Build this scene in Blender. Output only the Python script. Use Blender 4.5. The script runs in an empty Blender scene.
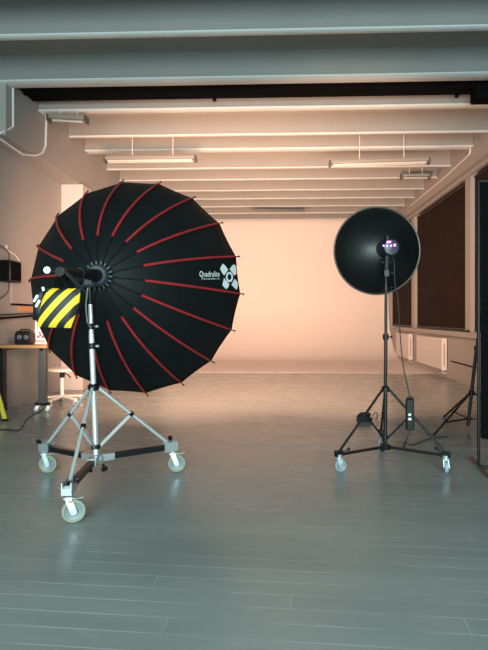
import bpy, bmesh, math, random
from mathutils import Vector, Matrix
from mathutils.bvhtree import BVHTree
random.seed(7)
S = bpy.context.scene
C = S.collection
H = 1.25            # camera height
F = 490.0           # focal length in pixels of the 488x650 frame
YAW = math.radians(2.0)
SH = math.tan(YAW)

# ------------------------------------------------------------------ materials
def mat(name, col, rough=0.5, metal=0.0, var=0.0, vscale=6.0, bump=0.0, bscale=30.0, emit=None, estr=0.0, spec=0.5, sheen=0.0, coat=0.0):
    m = bpy.data.materials.new(name); m.use_nodes = True
    nt = m.node_tree; b = nt.nodes['Principled BSDF']
    b.inputs['Base Color'].default_value = (*col, 1)
    b.inputs['Roughness'].default_value = rough
    b.inputs['Metallic'].default_value = metal
    b.inputs['Specular IOR Level'].default_value = spec
    if sheen: b.inputs['Sheen Weight'].default_value = sheen
    if coat: b.inputs['Coat Weight'].default_value = coat
    if emit:
        b.inputs['Emission Color'].default_value = (*emit, 1)
        b.inputs['Emission Strength'].default_value = estr
    tc = nt.nodes.new('ShaderNodeTexCoord')
    if var > 0:
        n = nt.nodes.new('ShaderNodeTexNoise'); n.inputs['Scale'].default_value = vscale
        n.inputs['Detail'].default_value = 5
        nt.links.new(tc.outputs['Object'], n.inputs['Vector'])
        r = nt.nodes.new('ShaderNodeMix'); r.data_type = 'RGBA'
        r.inputs[6].default_value = (*[c*(1-var) for c in col], 1)
        r.inputs[7].default_value = (*[min(1, c*(1+var)) for c in col], 1)
        nt.links.new(n.outputs['Fac'], r.inputs[0])
        nt.links.new(r.outputs[2], b.inputs['Base Color'])
    if bump > 0:
        n2 = nt.nodes.new('ShaderNodeTexNoise'); n2.inputs['Scale'].default_value = bscale
        n2.inputs['Detail'].default_value = 4
        nt.links.new(tc.outputs['Object'], n2.inputs['Vector'])
        bp = nt.nodes.new('ShaderNodeBump'); bp.inputs['Strength'].default_value = bump
        bp.inputs['Distance'].default_value = 0.02
        nt.links.new(n2.outputs['Fac'], bp.inputs['Height'])
        nt.links.new(bp.outputs['Normal'], b.inputs['Normal'])
    return m

M = {}
M['wall']    = mat('painted_plaster', (.30,.295,.29), .75, var=.06, vscale=1.3, bump=.25, bscale=9)
M['cyc']     = mat('white_cyclorama', (.74,.70,.675), .7, var=.02, vscale=.7)
M['cycfloor']= mat('scuffed_white_floor', (.74,.70,.68), .6, var=.04, vscale=1.5)
M['slab']    = mat('ceiling_concrete', (.30,.30,.285), .8, var=.10, vscale=1.6, bump=.5, bscale=7)
M['joist']   = mat('joist_paint', (.235,.24,.23), .7, var=.07, vscale=2.2, bump=.35, bscale=10)
M['joistedge']  = mat('joist_pale_edge', (.60,.67,.68), .5, var=.05, vscale=3, bump=.2, bscale=14)  # lower edge strip, paler and bluer than the joist faces
M['trim']    = mat('window_trim_paint', (.32,.305,.29), .55, var=.05, vscale=3, bump=.1)
M['pil']     = mat('pilaster_paint', (.46,.45,.44), .6, var=.04)
M['blind']   = mat('blackout_fabric', (.020,.0115,.009), .85, var=.3, vscale=2, bump=.2, bscale=3, spec=.12)
M['glass']   = mat('dark_window_glass', (.02,.02,.025), .1)
M['radw']    = mat('radiator_enamel', (.60,.58,.56), .35)
M['radd']    = mat('radiator_slot', (.06,.055,.05), .6)
M['black']   = mat('matte_black', (.004,.0045,.005), .9, spec=.04)
M['blackp']  = mat('black_plastic', (.006,.007,.008), .4, var=.15, vscale=40, spec=.3)
M['blackm']  = mat('black_anodised_metal', (.010,.011,.012), .35, metal=.3, spec=.4)
M['dish']    = mat('dish_black_paint', (.004,.0055,.006), .36, spec=.42)
M['dishin']  = mat('dish_white_lining', (.8,.8,.78), .5)
M['rimm']    = mat('dish_rim_metal', (.15,.125,.105), .45, metal=.5)
M['fabric']  = mat('umbrella_black_fabric', (.0045,.0075,.0085), .6, var=.18, vscale=5, bump=.25, bscale=6, spec=.22)
M['lining']  = mat('umbrella_silver_lining', (.65,.65,.66), .35, metal=.6)
M['red']     = mat('red_rib_sleeve', (.36,.022,.028), .5, var=.15, vscale=20)
M['steel']   = mat('satin_chrome', (.74,.80,.81), .3, metal=.55)
M['zinc']    = mat('zinc_plated_steel', (.50,.56,.57), .35, metal=.6)
M['hubgrey'] = mat('hub_grey_casting', (.035,.048,.058), .4, metal=.3)
M['tyre']    = mat('grey_rubber_tyre', (.25,.29,.21), .45)
M['wheelc']  = mat('wheel_core_plastic', (.20,.24,.25), .35)
M['bluew']   = mat('pale_blue_castor', (.28,.40,.50), .3)
M['white']   = mat('white_paint', (.78,.74,.70), .45)
M['print']   = mat('white_print', (.86,.92,.95), .6)
M['wood']    = mat('oak_laminate', (.36,.21,.09), .45, var=.18, vscale=9)
M['greyleg'] = mat('grey_steel_leg', (.075,.085,.09), .4, metal=.2)
M['yellow']  = mat('yellow_paint', (.62,.52,.05), .45, var=.08)
M['purple']  = mat('purple_print', (.25,.10,.30), .5)
M['pinkp']   = mat('pink_print', (.65,.25,.35), .5)
M['dial']    = mat('dial_blue_grey', (.10,.11,.16), .3)
M['cable']   = mat('black_rubber_cable', (.012,.012,.012), .5)
M['conduit'] = mat('white_conduit_plastic', (.70,.68,.65), .4)
M['tube']    = mat('fluorescent_tube_off', (.42,.43,.41), .2)
M['fixture'] = mat('fixture_enamel', (.22,.22,.20), .35)
M['orange']  = mat('orange_cardboard', (.50,.25,.12), .7)
M['ledm']    = mat('magenta_display', (.3,.05,.3), .3, emit=(1.0,.16,.80), estr=7)
M['ledb']    = mat('violet_indicator', (.1,.05,.4), .3, emit=(.42,.25,1.0), estr=6)
M['headb']   = mat('flash_head_blue_black', (.02,.022,.05), .3)

# hazard stripes on the sandbag
def hazard():
    m = bpy.data.materials.new('hazard_stripe_fabric'); m.use_nodes = True
    nt = m.node_tree; b = nt.nodes['Principled BSDF']; b.inputs['Roughness'].default_value = .55
    tc = nt.nodes.new('ShaderNodeTexCoord'); sp = nt.nodes.new('ShaderNodeSeparateXYZ')
    nt.links.new(tc.outputs['Object'], sp.inputs[0])
    def mth(op, a, bb):
        n = nt.nodes.new('ShaderNodeMath'); n.operation = op
        for i, v in enumerate((a, bb)):
            if v is None: continue
            if isinstance(v, (int, float)): n.inputs[i].default_value = v
            else: nt.links.new(v, n.inputs[i])
        return n.outputs[0]
    # stripes rise to the right
    u = mth('SUBTRACT', mth('MULTIPLY', sp.outputs['X'], .80), mth('MULTIPLY', sp.outputs['Z'], .74))
    v = mth('FRACT', mth('ADD', mth('DIVIDE', u, .082), 10.10), None)
    g = mth('GREATER_THAN', v, .50)
    r = nt.nodes.new('ShaderNodeMix'); r.data_type = 'RGBA'
    r.inputs[6].default_value = (.012,.016,.014,1); r.inputs[7].default_value = (.90,.62,.03,1)
    nt.links.new(g, r.inputs[0]); nt.links.new(r.outputs[2], b.inputs['Base Color'])
    return m
M['hazard'] = hazard()

# painted plank floor
def planks():
    m = bpy.data.materials.new('grey_painted_planks'); m.use_nodes = True
    nt = m.node_tree; b = nt.nodes['Principled BSDF']
    tc = nt.nodes.new('ShaderNodeTexCoord'); mp = nt.nodes.new('ShaderNodeMapping')
    mp.inputs['Rotation'].default_value = (0, 0, math.radians(3.2))
    nt.links.new(tc.outputs['Object'], mp.inputs['Vector'])
    sp = nt.nodes.new('ShaderNodeSeparateXYZ'); nt.links.new(mp.outputs[0], sp.inputs[0])
    def mth(op, a, bb=None, cc=None):
        q = nt.nodes.new('ShaderNodeMath'); q.operation = op
        for i, v in enumerate((a, bb, cc)):
            if v is None: continue
            if isinstance(v, (int, float)): q.inputs[i].default_value = v
            else: nt.links.new(v, q.inputs[i])
        return q.outputs[0]
    RH, BW = .105, 3.4
    ry = mth('DIVIDE', sp.outputs['Y'], RH); row = mth('FLOOR', ry); fy_ = mth('SUBTRACT', ry, row)
    wn = nt.nodes.new('ShaderNodeTexWhiteNoise'); wn.noise_dimensions = '1D'; nt.links.new(row, wn.inputs['W'])
    rx = mth('ADD', mth('DIVIDE', sp.outputs['X'], BW), mth('MULTIPLY', wn.outputs['Value'], 7.0)); colx = mth('FLOOR', rx); fx_ = mth('SUBTRACT', rx, colx)
    dy = mth('MULTIPLY', mth('MINIMUM', fy_, mth('SUBTRACT', 1.0, fy_)), RH)
    dx = mth('MULTIPLY', mth('MINIMUM', fx_, mth('SUBTRACT', 1.0, fx_)), BW)
    seam = mth('LESS_THAN', mth('MINIMUM', dy, dx), .0030)
    wv = nt.nodes.new('ShaderNodeTexNoise'); wv.inputs['Scale'].default_value = 1.6; nt.links.new(mp.outputs[0], wv.inputs['Vector'])
    seamv = mth('MULTIPLY', seam, mth('SMOOTH_MIN', mth('MULTIPLY', mth('MAXIMUM', mth('SUBTRACT', wv.outputs['Fac'], .38), 0.0), 5.0), 1.0, .1))
    wn2 = nt.nodes.new('ShaderNodeTexWhiteNoise'); wn2.noise_dimensions = '2D'
    cb_ = nt.nodes.new('ShaderNodeCombineXYZ'); nt.links.new(row, cb_.inputs[0]); nt.links.new(colx, cb_.inputs[1]); nt.links.new(cb_.outputs[0], wn2.inputs['Vector'])
    pc = nt.nodes.new('ShaderNodeMix'); pc.data_type = 'RGBA'
    pc.inputs[6].default_value = (.250,.288,.282,1); pc.inputs[7].default_value = (.266,.306,.299,1)
    nt.links.new(wn2.outputs['Value'], pc.inputs[0])
    sc_ = nt.nodes.new('ShaderNodeMix'); sc_.data_type = 'RGBA'; sc_.inputs[7].default_value = (.43,.46,.455,1)
    nt.links.new(seamv, sc_.inputs[0]); nt.links.new(pc.outputs[2], sc_.inputs[6])
    n = nt.nodes.new('ShaderNodeTexNoise'); n.inputs['Scale'].default_value = 1.1; n.inputs['Detail'].default_value = 6
    st = nt.nodes.new('ShaderNodeMapping'); st.inputs['Scale'].default_value = (.6, 3.0, 1)
    nt.links.new(mp.outputs[0], st.inputs['Vector']); nt.links.new(st.outputs[0], n.inputs['Vector'])
    mx = nt.nodes.new('ShaderNodeMix'); mx.data_type = 'RGBA'; mx.blend_type = 'MULTIPLY'
    rp = nt.nodes.new('ShaderNodeValToRGB')
    rp.color_ramp.elements[0].position = .3; rp.color_ramp.elements[0].color = (.82,.82,.82,1)
    rp.color_ramp.elements[1].position = .7; rp.color_ramp.elements[1].color = (1.05,1.05,1.05,1)
    nt.links.new(n.outputs['Fac'], rp.inputs[0])
    mx.inputs[0].default_value = .8
    nt.links.new(sc_.outputs[2], mx.inputs[6]); nt.links.new(rp.outputs[0], mx.inputs[7])
    nt.links.new(mx.outputs[2], b.inputs['Base Color'])
    mr = nt.nodes.new('ShaderNodeMapRange'); mr.inputs[3].default_value = .20; mr.inputs[4].default_value = .34
    nt.links.new(n.outputs['Fac'], mr.inputs[0]); nt.links.new(mr.outputs[0], b.inputs['Roughness'])
    bp = nt.nodes.new('ShaderNodeBump'); bp.inputs['Strength'].default_value = .35; bp.inputs['Distance'].default_value = .004
    bp.invert = True
    nt.links.new(seam, bp.inputs['Height']); nt.links.new(bp.outputs['Normal'], b.inputs['Normal'])
    return m
M['planks'] = planks()

# ------------------------------------------------------------------ mesh helpers
class MB:
    def __init__(s): s.v = []; s.f = []
    def add(s, vs, fs):
        o = len(s.v); s.v += [Vector(v) for v in vs]; s.f += [[i+o for i in f] for f in fs]
    def box(s, a, b):
        x0,y0,z0 = a; x1,y1,z1 = b
        s.add([(x0,y0,z0),(x1,y0,z0),(x1,y1,z0),(x0,y1,z0),(x0,y0,z1),(x1,y0,z1),(x1,y1,z1),(x0,y1,z1)],
              [(0,3,2,1),(4,5,6,7),(0,1,5,4),(1,2,6,5),(2,3,7,6),(3,0,4,7)])
        return s
    def obox(s, c, half, ax, ay, az):
        c = Vector(c); vs = []
        for k in (-1,1):
            for i,j in ((-1,-1),(1,-1),(1,1),(-1,1)):
                vs.append(c + ax*half[0]*i + ay*half[1]*j + az*half[2]*k)
        s.add(vs, [(0,3,2,1),(4,5,6,7),(0,1,5,4),(1,2,6,5),(2,3,7,6),(3,0,4,7)]); return s
    def bar(s, p, q, w, h, up=(0,0,1)):       # rectangular bar between two points
        p = Vector(p); q = Vector(q); d = (q-p); L = d.length; d.normalize()
        sx = d.cross(Vector(up)); 
        if sx.length < 1e-4: sx = Vector((1,0,0))
        sx.normalize(); u = sx.cross(d).normalized()
        return s.obox((p+q)/2, (w/2, L/2, h/2), sx, d, u)
    def tube(s, pts, r, n=12, caps=True):
        pts = [Vector(p) for p in pts]
        rs = r if isinstance(r, (list, tuple)) else [r]*len(pts)
        rings = []; prev = None
        for i, p in enumerate(pts):
            d = (pts[min(i+1,len(pts)-1)] - pts[max(i-1,0)]).normalized()
            if prev is None:
                a = Vector((0,0,1)) if abs(d.z) < .9 else Vector((1,0,0))
                u = d.cross(a).normalized()
            else:
                u = (prev - d*prev.dot(d)).normalized()
            prev = u; w = d.cross(u)
            rings.append([p + (u*math.cos(2*math.pi*k/n) + w*math.sin(2*math.pi*k/n))*rs[i] for k in range(n)])
        vs = [v for rg in rings for v in rg]; fs = []
        for i in range(len(pts)-1):
            for k in range(n):
                fs.append((i*n+k, i*n+(k+1)%n, (i+1)*n+(k+1)%n, (i+1)*n+k))
        if caps:
            fs.append(tuple(range(n-1,-1,-1))); fs.append(tuple((len(pts)-1)*n+k for k in range(n)))
        s.add(vs, fs); return s
    def lathe(s, prof, o, ax, n=32, closed=False):   # prof: (radius, distance along axis)
        o = Vector(o); ax = Vector(ax).normalized()
        a = Vector((0,0,1)) if abs(ax.z) < .9 else Vector((1,0,0))
        u = ax.cross(a).normalized(); w = ax.cross(u)
        vs = []; fs = []; m = len(prof)
        for r, t in prof:
            for k in range(n):
                vs.append(o + ax*t + (u*math.cos(2*math.pi*k/n)+w*math.sin(2*math.pi*k/n))*max(r,1e-5))
        for i in range(m-1 if not closed else m):
            j = (i+1) % m
            for k in range(n): fs.append((i*n+k, i*n+(k+1)%n, j*n+(k+1)%n, j*n+k))
        s.add(vs, fs); return s
    def torus(s, o, ax, R, r, n=32, m=8):
        return s.lathe([(R+r*math.cos(2*math.pi*k/m), r*math.sin(2*math.pi*k/m)) for k in range(m)], o, ax, n, True)
    def sphere(s, o, r, n=12):
        k = 8; return s.lathe([(r*math.sin(math.pi*i/k), -r*math.cos(math.pi*i/k)) for i in range(k+1)], o, (0,0,1), n)
    def prism(s, poly, z0, z1, f=lambda x,y,z:(x,y,z)):
        n = len(poly)
        vs = [f(x,y,z0) for x,y in poly] + [f(x,y,z1) for x,y in poly]
        s.add(vs, [tuple(range(n-1,-1,-1)), tuple(range(n,2*n))] + [(i,(i+1)%n,n+(i+1)%n,n+i) for i in range(n)]); return s
    def build(s, name, m, parent=None, bevel=0, smooth=True, root=None):
        me = bpy.data.meshes.new(name)
        r = root if root is not None else parent
        while r is not None and r.parent is not None: r = r.parent
        off = Vector(r['o']) if (r is not None and 'o' in r.keys()) else Vector((0,0,0))
        me.from_pydata([v-off for v in s.v], [], s.f); me.update()
        bm = bmesh.new(); bm.from_mesh(me); bmesh.ops.recalc_face_normals(bm, faces=bm.faces); bm.to_mesh(me); bm.free()
        me.materials.append(m)
        if smooth:
            me.shade_smooth(); me.set_sharp_from_angle(angle=math.radians(35))
        o = bpy.data.objects.new(name, me); C.objects.link(o)
        if parent is not None: o.parent = parent
        if bevel:
            b = o.modifiers.new('bevel','BEVEL'); b.width = bevel; b.segments = 2; b.limit_method = 'ANGLE'
        return o

def P(X, D, z):      # lateral offset, view depth, height -> room coordinates
    return Vector((X, D + SH*X, z))
def at(px, py, D):
    return P((px-277)/F*D, D, H + (317-py)/F*D)
def fl(px, py):      # a point of the floor seen at a pixel
    D = H*F/(py-317); return P((px-277)/F*D, D, 0)

def spline(ps,n=8):
    out=[]; ps=[ps[0]]+ps+[ps[-1]]
    for i in range(1,len(ps)-2):
        for k in range(n):
            t=k/n; a,b,c,d=ps[i-1],ps[i],ps[i+1],ps[i+2]
            out.append(.5*((2*b)+(c-a)*t+(2*a-5*b+4*c-d)*t*t+(3*b-a-3*c+d)*t**3))
    return out+[ps[-2]]

roots = []
def thing(name, loc, label, cat, group=None):
    o = bpy.data.objects.new(name, None); C.objects.link(o); o.location = loc; o.empty_display_size = .1
    o['o'] = tuple(loc); o['label'] = label; o['category'] = cat
    if group: o['group'] = group
    roots.append(o); return o
def tag(o, label, cat, group=None):
    o['label'] = label; o['category'] = cat
    if group: o['group'] = group
    return o
def struct(o):
    o['kind'] = 'structure'; return o

# ------------------------------------------------------------------ the room
XL, XR = -3.69, 3.51
YN, YB = -3.5, 15.6      # near and far end
ZS = H + 3.25            # slab
ZJ = H + 2.92            # joist undersides
XBL, ZBL = -3.38, H + 2.27
XBR, ZBR = 3.36, H + 2.63
YC = 11.0                # edge of the white cyclorama floor
struct(MB().box((XL-.2,YN,-.12),(XR+.3,YC,0)).build('floor', M['planks'], smooth=False))
struct(MB().box((XL-.2,YN,ZS),(XR+.3,YB+.2,ZS+.15)).build('ceiling', M['slab'], smooth=False))
struct(MB().box((XL-.2,YN,0),(XL,YB+.2,ZS)).build('wall_left', M['wall'], smooth=False))
# cyclorama: floor, cove and back wall in one sweep
cr = 1.7
prof = [(YC,0.003),(YB-cr,0.003)] + [(YB-cr+cr*math.sin(a*math.pi/32), .003+cr-cr*math.cos(a*math.pi/32)) for a in range(1,17)] + [(YB,ZS)]
mb = MB(); vs = []; fs = []
for y,z in prof: vs += [(XL,y,z),(XR,y,z)]
n = len(prof)
for i in range(n-1): fs.append((2*i,2*i+1,2*i+3,2*i+2))
back = [(YC,-.12),(YB+.2,-.12),(YB+.2,ZS)]
o0 = len(vs)
for y,z in back: vs += [(XL,y,z),(XR,y,z)]
fs += [(0,1,o0+1,o0),(o0,o0+1,o0+3,o0+2),(o0+2,o0+3,o0+5,o0+4),(o0+4,o0+5,2*n-1,2*n-2)]
mb.add(vs, fs); wbk = struct(mb.build('wall_back', M['cyc']))
wbk.data.materials.append(M['cycfloor'])
for p_ in wbk.data.polygons:
    if p_.center.z < .12 and p_.center.z > 0: p_.material_index = 1

# left downstand beam and pilaster
struct(MB().box((XL,5.992,ZBL),(XBL,YB,ZS)).build('trim_1', M['wall'], smooth=False, bevel=.012))
struct(MB().box((XL,8.25,0),(-3.31,8.62,ZBL)).build('trim_2', M['pil'], bevel=.008))
# right head beam
struct(MB().box((XBR,YN,ZBR),(XR+.2,YB,ZS)).build('trim_3', M['trim'], bevel=.01))
# right wall below the windows, posts, head moulding
WIN = [(9.27,12.66),(12.92,15.35),(5.4,9.02),(1.5,5.05),(-2.4,1.1)]
mb = MB()
mb.box((XR,YN,0),(XR+.25,YB+.2,.90))
mb.box((XR+.16,YN,.90),(XR+.25,YB+.2,ZBR))
edges = sorted(WIN)
y = YN
for a,b in edges:
    mb.box((XR,y,.90),(XR+.16,a,ZBR)); y = b
mb.box((XR,y,.90),(XR+.16,YB+.2,ZBR))
struct(mb.build('wall_right', M['trim'], smooth=False))
struct(MB().box((XR-.11,YN,.872),(XR+.02,YB-1.2,.975)).build('trim_4', M['trim'], bevel=.008))     # sill
struct(MB().box((XR-.05,YN,ZBR-.07),(XR+.01,YB,ZBR)).build('trim_5', M['trim'], bevel=.006))      # moulding under head beam
for i,(a,b) in enumerate(WIN):
    struct(MB().box((XR+.13,a,.99),(XR+.16,b,ZBR)).build('window_%d'%(i+1), M['glass'], smooth=False))
blab = ['dark brown blackout blind in the long middle window of the right wall',
        'dark brown blackout blind in the farthest right window, behind the round dish',
        'dark brown blackout blind nearest the camera, behind the black panel']
for i in range(3):
    a,b = WIN[i]; root = thing('blackout_blind', (XR+.08, (a+b)/2, 1.02), blab[i], 'blind', 'blackout blinds over the right-hand windows')
    m = MB(); N = 40; vs=[]; fs=[]
    for k in range(N+1):
        yy = a+.02+(b-a-.04)*k/N; dx = .003*math.sin(k*.5+i)
        vs += [(XR+.07+dx,yy,1.03),(XR+.07+dx*.6,yy,2.2),(XR+.07+dx*.2,yy,ZBR-.11),
               (XR+.078+dx,yy,1.03),(XR+.078+dx*.6,yy,2.2),(XR+.078+dx*.2,yy,ZBR-.11)]
    for k in range(N):
        o=6*k; p=o+6
        fs += [(o,p,p+1,o+1),(o+1,p+1,p+2,o+2),(o+4,p+4,p+3,o+3),(o+5,p+5,p+4,o+4),(o,o+3,p+3,p),(o+2,p+2,p+5,o+5)]
    fs += [(0,1,4,3),(1,2,5,4),(6*N,6*N+3,6*N+4,6*N+1),(6*N+1,6*N+4,6*N+5,6*N+2)]
    m.add(vs, fs); m.build('blind_fabric', M['blind'], root)
    MB().tube([(XR+.075,a+.02,ZBR-.09),(XR+.075,b-.02,ZBR-.09)], .022, 12).build('roller', M['blackp'], root)
    MB().box((XR+.06,a+.02,.985),(XR+.09,b-.02,1.03)).build('bottom_bar', M['blackp'], root, bevel=.004)

# ceiling joists
JO = [(1.2,.12),(2.2,.12),(3.2,.12),(4.15,.09),(5.00,.05),(5.96,.15),(6.83,.10),(7.83,.04),(8.50,.16),(9.60,.05),(10.40,.05),(11.3,.05),(12.1,.06),(12.95,.05),(13.8,.06),(14.7,.05)]
for i,(yy,w) in enumerate(JO):
    xa = XBL+.005 if yy>5.99 else XL+.005
    m = MB(); N = 48; sec = [(0,ZS+.01),(0,ZJ+.010),(w+.03,ZJ+.010),(w+.03,ZS+.01)]
    vs=[]; fs=[]
    wob = lambda k: .008*math.sin(k*.37+i)+.005*math.sin(k*.9+2*i)
    for k in range(N+1):
        x = xa+(XBR-xa-.005)*k/N
        vs += [(x,yy+a+wob(k)*.6,z) for a,z in sec]
    for k in range(N):
        o=4*k
        for q in range(4): fs.append((o+q,o+(q+1)%4,o+4+(q+1)%4,o+4+q))
    fs += [(0,1,2,3),(4*N+3,4*N+2,4*N+1,4*N)]
    m.add(vs,fs); j = struct(m.build('trim_%d'%(6+i), M['joist']))
    m = MB(); vs=[]; fs=[]
    sec = [(-.010,ZJ+.016),(-.012,ZJ+.004),(-.004,ZJ),(w+.03,ZJ),(w+.036,ZJ+.004),(w+.034,ZJ+.016)]
    for k in range(N+1):
        x = xa+(XBR-xa-.005)*k/N
        vs += [(x,yy+a+wob(k)*.6,z+wob(k)*.35) for a,z in sec]
    L=6
    for k in range(N):
        o=L*k
        for q in range(L): fs.append((o+q,o+(q+1)%L,o+L+(q+1)%L,o+L+q))
    fs += [tuple(range(L)), tuple(L*N+L-1-q for q in range(L))]
    m.add(vs,fs); m.build('lower_edge', M['joistedge'], j)

# black roll-up backdrop slung between two joists
yr = 6.43
rt = thing('backdrop_roller', (0,yr,ZS), 'long black roll-up backdrop slung across the ceiling between two joists', 'roller')
MB().box((XBL+.01,yr-.20,ZJ+.055),(XBR-.01,yr+.23,ZJ+.24)).build('housing', M['black'], rt, bevel=.01)
MB().tube([(XBL+.02,yr-.02,ZJ+.10),(XBR-.02,yr-.02,ZJ+.10)], .07, 16).build('roll', M['black'], rt)
MB().box((2.55,yr-.10,ZJ-.115),(XBR-.01,yr+.16,ZJ+.10)).build('motor_box', M['black'], rt, bevel=.02)
for x in (-.85,2.40): MB().sphere((x,yr+.20,ZJ+.035),.03).build('hook', M['black'], rt)
for x in (-2.6,0,2.4): MB().tube([(x,yr,ZJ+.22),(x,yr,ZS)],.008,8).build('hanger', M['blackm'], rt)

# wire stubs at the top of the near joist
for px,py,ln,lab in ((40,4,.05,'short white wire stub on the near joist, top left'),(449,14,.12,'frayed white wire stub hanging at the near joist, top right')):
    p = at(px,py,4.99); p.y = 5.03
    tag(MB().tube([p+Vector((0,.02,ln)),p+Vector((.006,-.01,ln*.6)),p+Vector((-.004,-.012,ln*.3)),p+Vector((0,-.012,0))],[.008,.010,.008,.014],8).build('wire_stub', M['conduit']), lab,'wire')

# ------------------------------------------------------------------ ceiling lights, conduits
def fixture(x0,x1,D,z,label,tubes=2,wires=True,tilt=0):
    y = D + SH*(x0+x1)/2
    r = thing('fluorescent_light',((x0+x1)/2,y,z+.05),label,'ceiling light','unlit fluorescent ceiling lights')
    m = MB(); m.bar((x0,y,z+.045),(x1,y,z+.045+tilt),.11,.05); m.build('housing', M['fixture'], r, bevel=.006)
    for k in range(tubes):
        yy = y + (k-(tubes-1)/2)*.075
        MB().tube([(x0+.05,yy,z),(x1-.05,yy,z+tilt)],.017,10).build('tube', M['tube'], r)
    for x,t in ((x0,0),(x1,tilt)):
        MB().box((x-.015,y-.065,z-.025+t),(x+.015,y+.065,z+.07+t)).build('end_cap', M['greyleg'], r, bevel=.004)
    if wires:
        for f in (.3,.75):
            x = x0+(x1-x0)*f
            MB().tube([(x,y,z+.07+tilt*f),(x,y,ZS)],.006,6).build('hanger', M['conduit'], r)
    return r
def zat(py,D): return H+(317-py)/F*D
D=8.15
fixture((105-277)/F*D,(196-277)/F*D,D,zat(161,D),'long white fluorescent light hung under the joists at ceiling left',2)
fixture((330-277)/F*D,(428-277)/F*D,D,zat(165,D),'long white fluorescent light hung under the joists above the round dish',2,tilt=.03)
D=9.9
fixture((401-277)/F*D,(429-277)/F*D,D,zat(178,D),'short white fluorescent light close to the right ceiling beam',1)
D=6.95
r4 = fixture((49-277)/F*D,(87-277)/F*D,D,zat(120,D),'short white fluorescent light beside the left beam above the pilaster',1,tilt=-.03)
p = at(252,209,13.0); q = at(305,210,13.0)
tag(MB().tube([p,q],.035,8).tube([p+Vector((.2,0,0)),Vector((p.x+.2,p.y,ZS))],.006,6).tube([q-Vector((.2,0,0)),Vector((q.x-.2,q.y,ZS))],.006,6).build('ceiling_rail', M['greyleg']), 'dark rail hung below the far ceiling, centre','rail')

def onbeam(px,py):       # point on the side face of the left beam
    D = XBL*F/(px-277); return P(XBL+.012, D, H+(317-py)/F*D)
c1 = thing('conduit', onbeam(45,113), 'white cable conduit dropping down the left beam and bending back along its edge', 'conduit')
pts=[onbeam(46,112),onbeam(45,146),onbeam(42,153),onbeam(36,155.5)]
MB().tube(pts,.016,8).tube([onbeam(36,155.5),onbeam(22,154.5),P(XBL-.1,pts[-1].y-1.2,ZBL-.015)],.014,8).build('pipe', M['conduit'], c1)
MB().sphere(onbeam(45,114),.035).build('joint', M['conduit'], c1)
c2 = thing('conduit', onbeam(10,86), 'white cable conduit running straight down the left beam at the picture edge', 'conduit')
MB().tube([onbeam(12.5,86),onbeam(12.5,127)],.014,8).build('pipe', M['conduit'], c2)
MB().tube(spline([onbeam(12.5,127),Vector((XBL-.03,5.978,ZBL+.03)),Vector((XBL-.12,5.978,ZBL-.02)),Vector((XBL-.27,5.978,ZBL-.07))]),.012,8).build('bend', M['conduit'], c2)
p0 = Vector((XBR-.012,8.9,ZBR+.25))
tag(MB().tube([(XBR-.014,8.6,ZJ-.01),(XBR-.014,8.65,ZBR+.2),(XBR-.014,9.8,ZBR+.16),(XBR-.014,12.5,ZBR+.16)],.012,8).build('conduit', M['conduit']),'thin cable conduit along the right head beam','conduit')

# ------------------------------------------------------------------ radiators
def radiator(y0,y1,label):
    r = thing('radiator',(XR-.06,(y0+y1)/2,.13),label,'radiator','panel radiators under the window sill')
    MB().box((XR-.12,y0,.16),(XR-.075,y1,.80)).build('front_panel', M['radw'], r, bevel=.012)
    MB().box((XR-.06,y0+.03,.18),(XR-.03,y1-.03,.78)).build('rear_panel', M['radw'], r, bevel=.008)
    MB().box((XR-.125,y0-.01,.80),(XR-.02,y1+.01,.815)).build('top_grille', M['radw'], r)
    m=MB(); m.box((XR-.125,y0-.012,.15),(XR-.02,y0-.001,.80)); m.build('side_cover', M['radw'], r)
    MB().box((XR-.078,y0-.016,.24),(XR-.066,y0-.012,.70)).build('side_slot', M['radd'], r)
    MB().tube([(XR-.07,y0+.08,.17),(XR-.07,y0+.08,.08),(XR-.002,y0+.08,.08)],.012,8).build('pipe', M['radw'], r)
    for yy in (y0+.3,y1-.3): MB().box((XR-.075,yy,.3),(XR-.002,yy+.04,.7)).build('bracket', M['radd'], r)
radiator(10.22,12.05,'white panel radiator under the sill, nearer of the two')
radiator(12.75,14.1,'white panel radiator under the sill, partly in the cyclorama corner')
D1=XR*F/(452-277); D2=XR*F/(472-277)
tag(MB().tube([P(XR-.02,D1,.365),P(XR-.02,D2,.36),P(XR-.02,D2-.9,.36)],.012,8).build('wall_pipe', M['black']),'thin black pipe along the wall low under the sill','pipe')
q=P(XR-.03,9.0,.975)
bx = thing('clamp',q,'small black clamp lying on the window sill','clamp')
MB().box(q+Vector((-.03,-.09,0)),q+Vector((.02,.10,.035))).build('jaw', M['blackp'], bx, bevel=.008)
MB().tube([q+Vector((0,.08,.02)),q+Vector((-.02,.2,.03)),q+Vector((0,.32,.018))],.016,8).build('handle', M['blackp'], bx)

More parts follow.
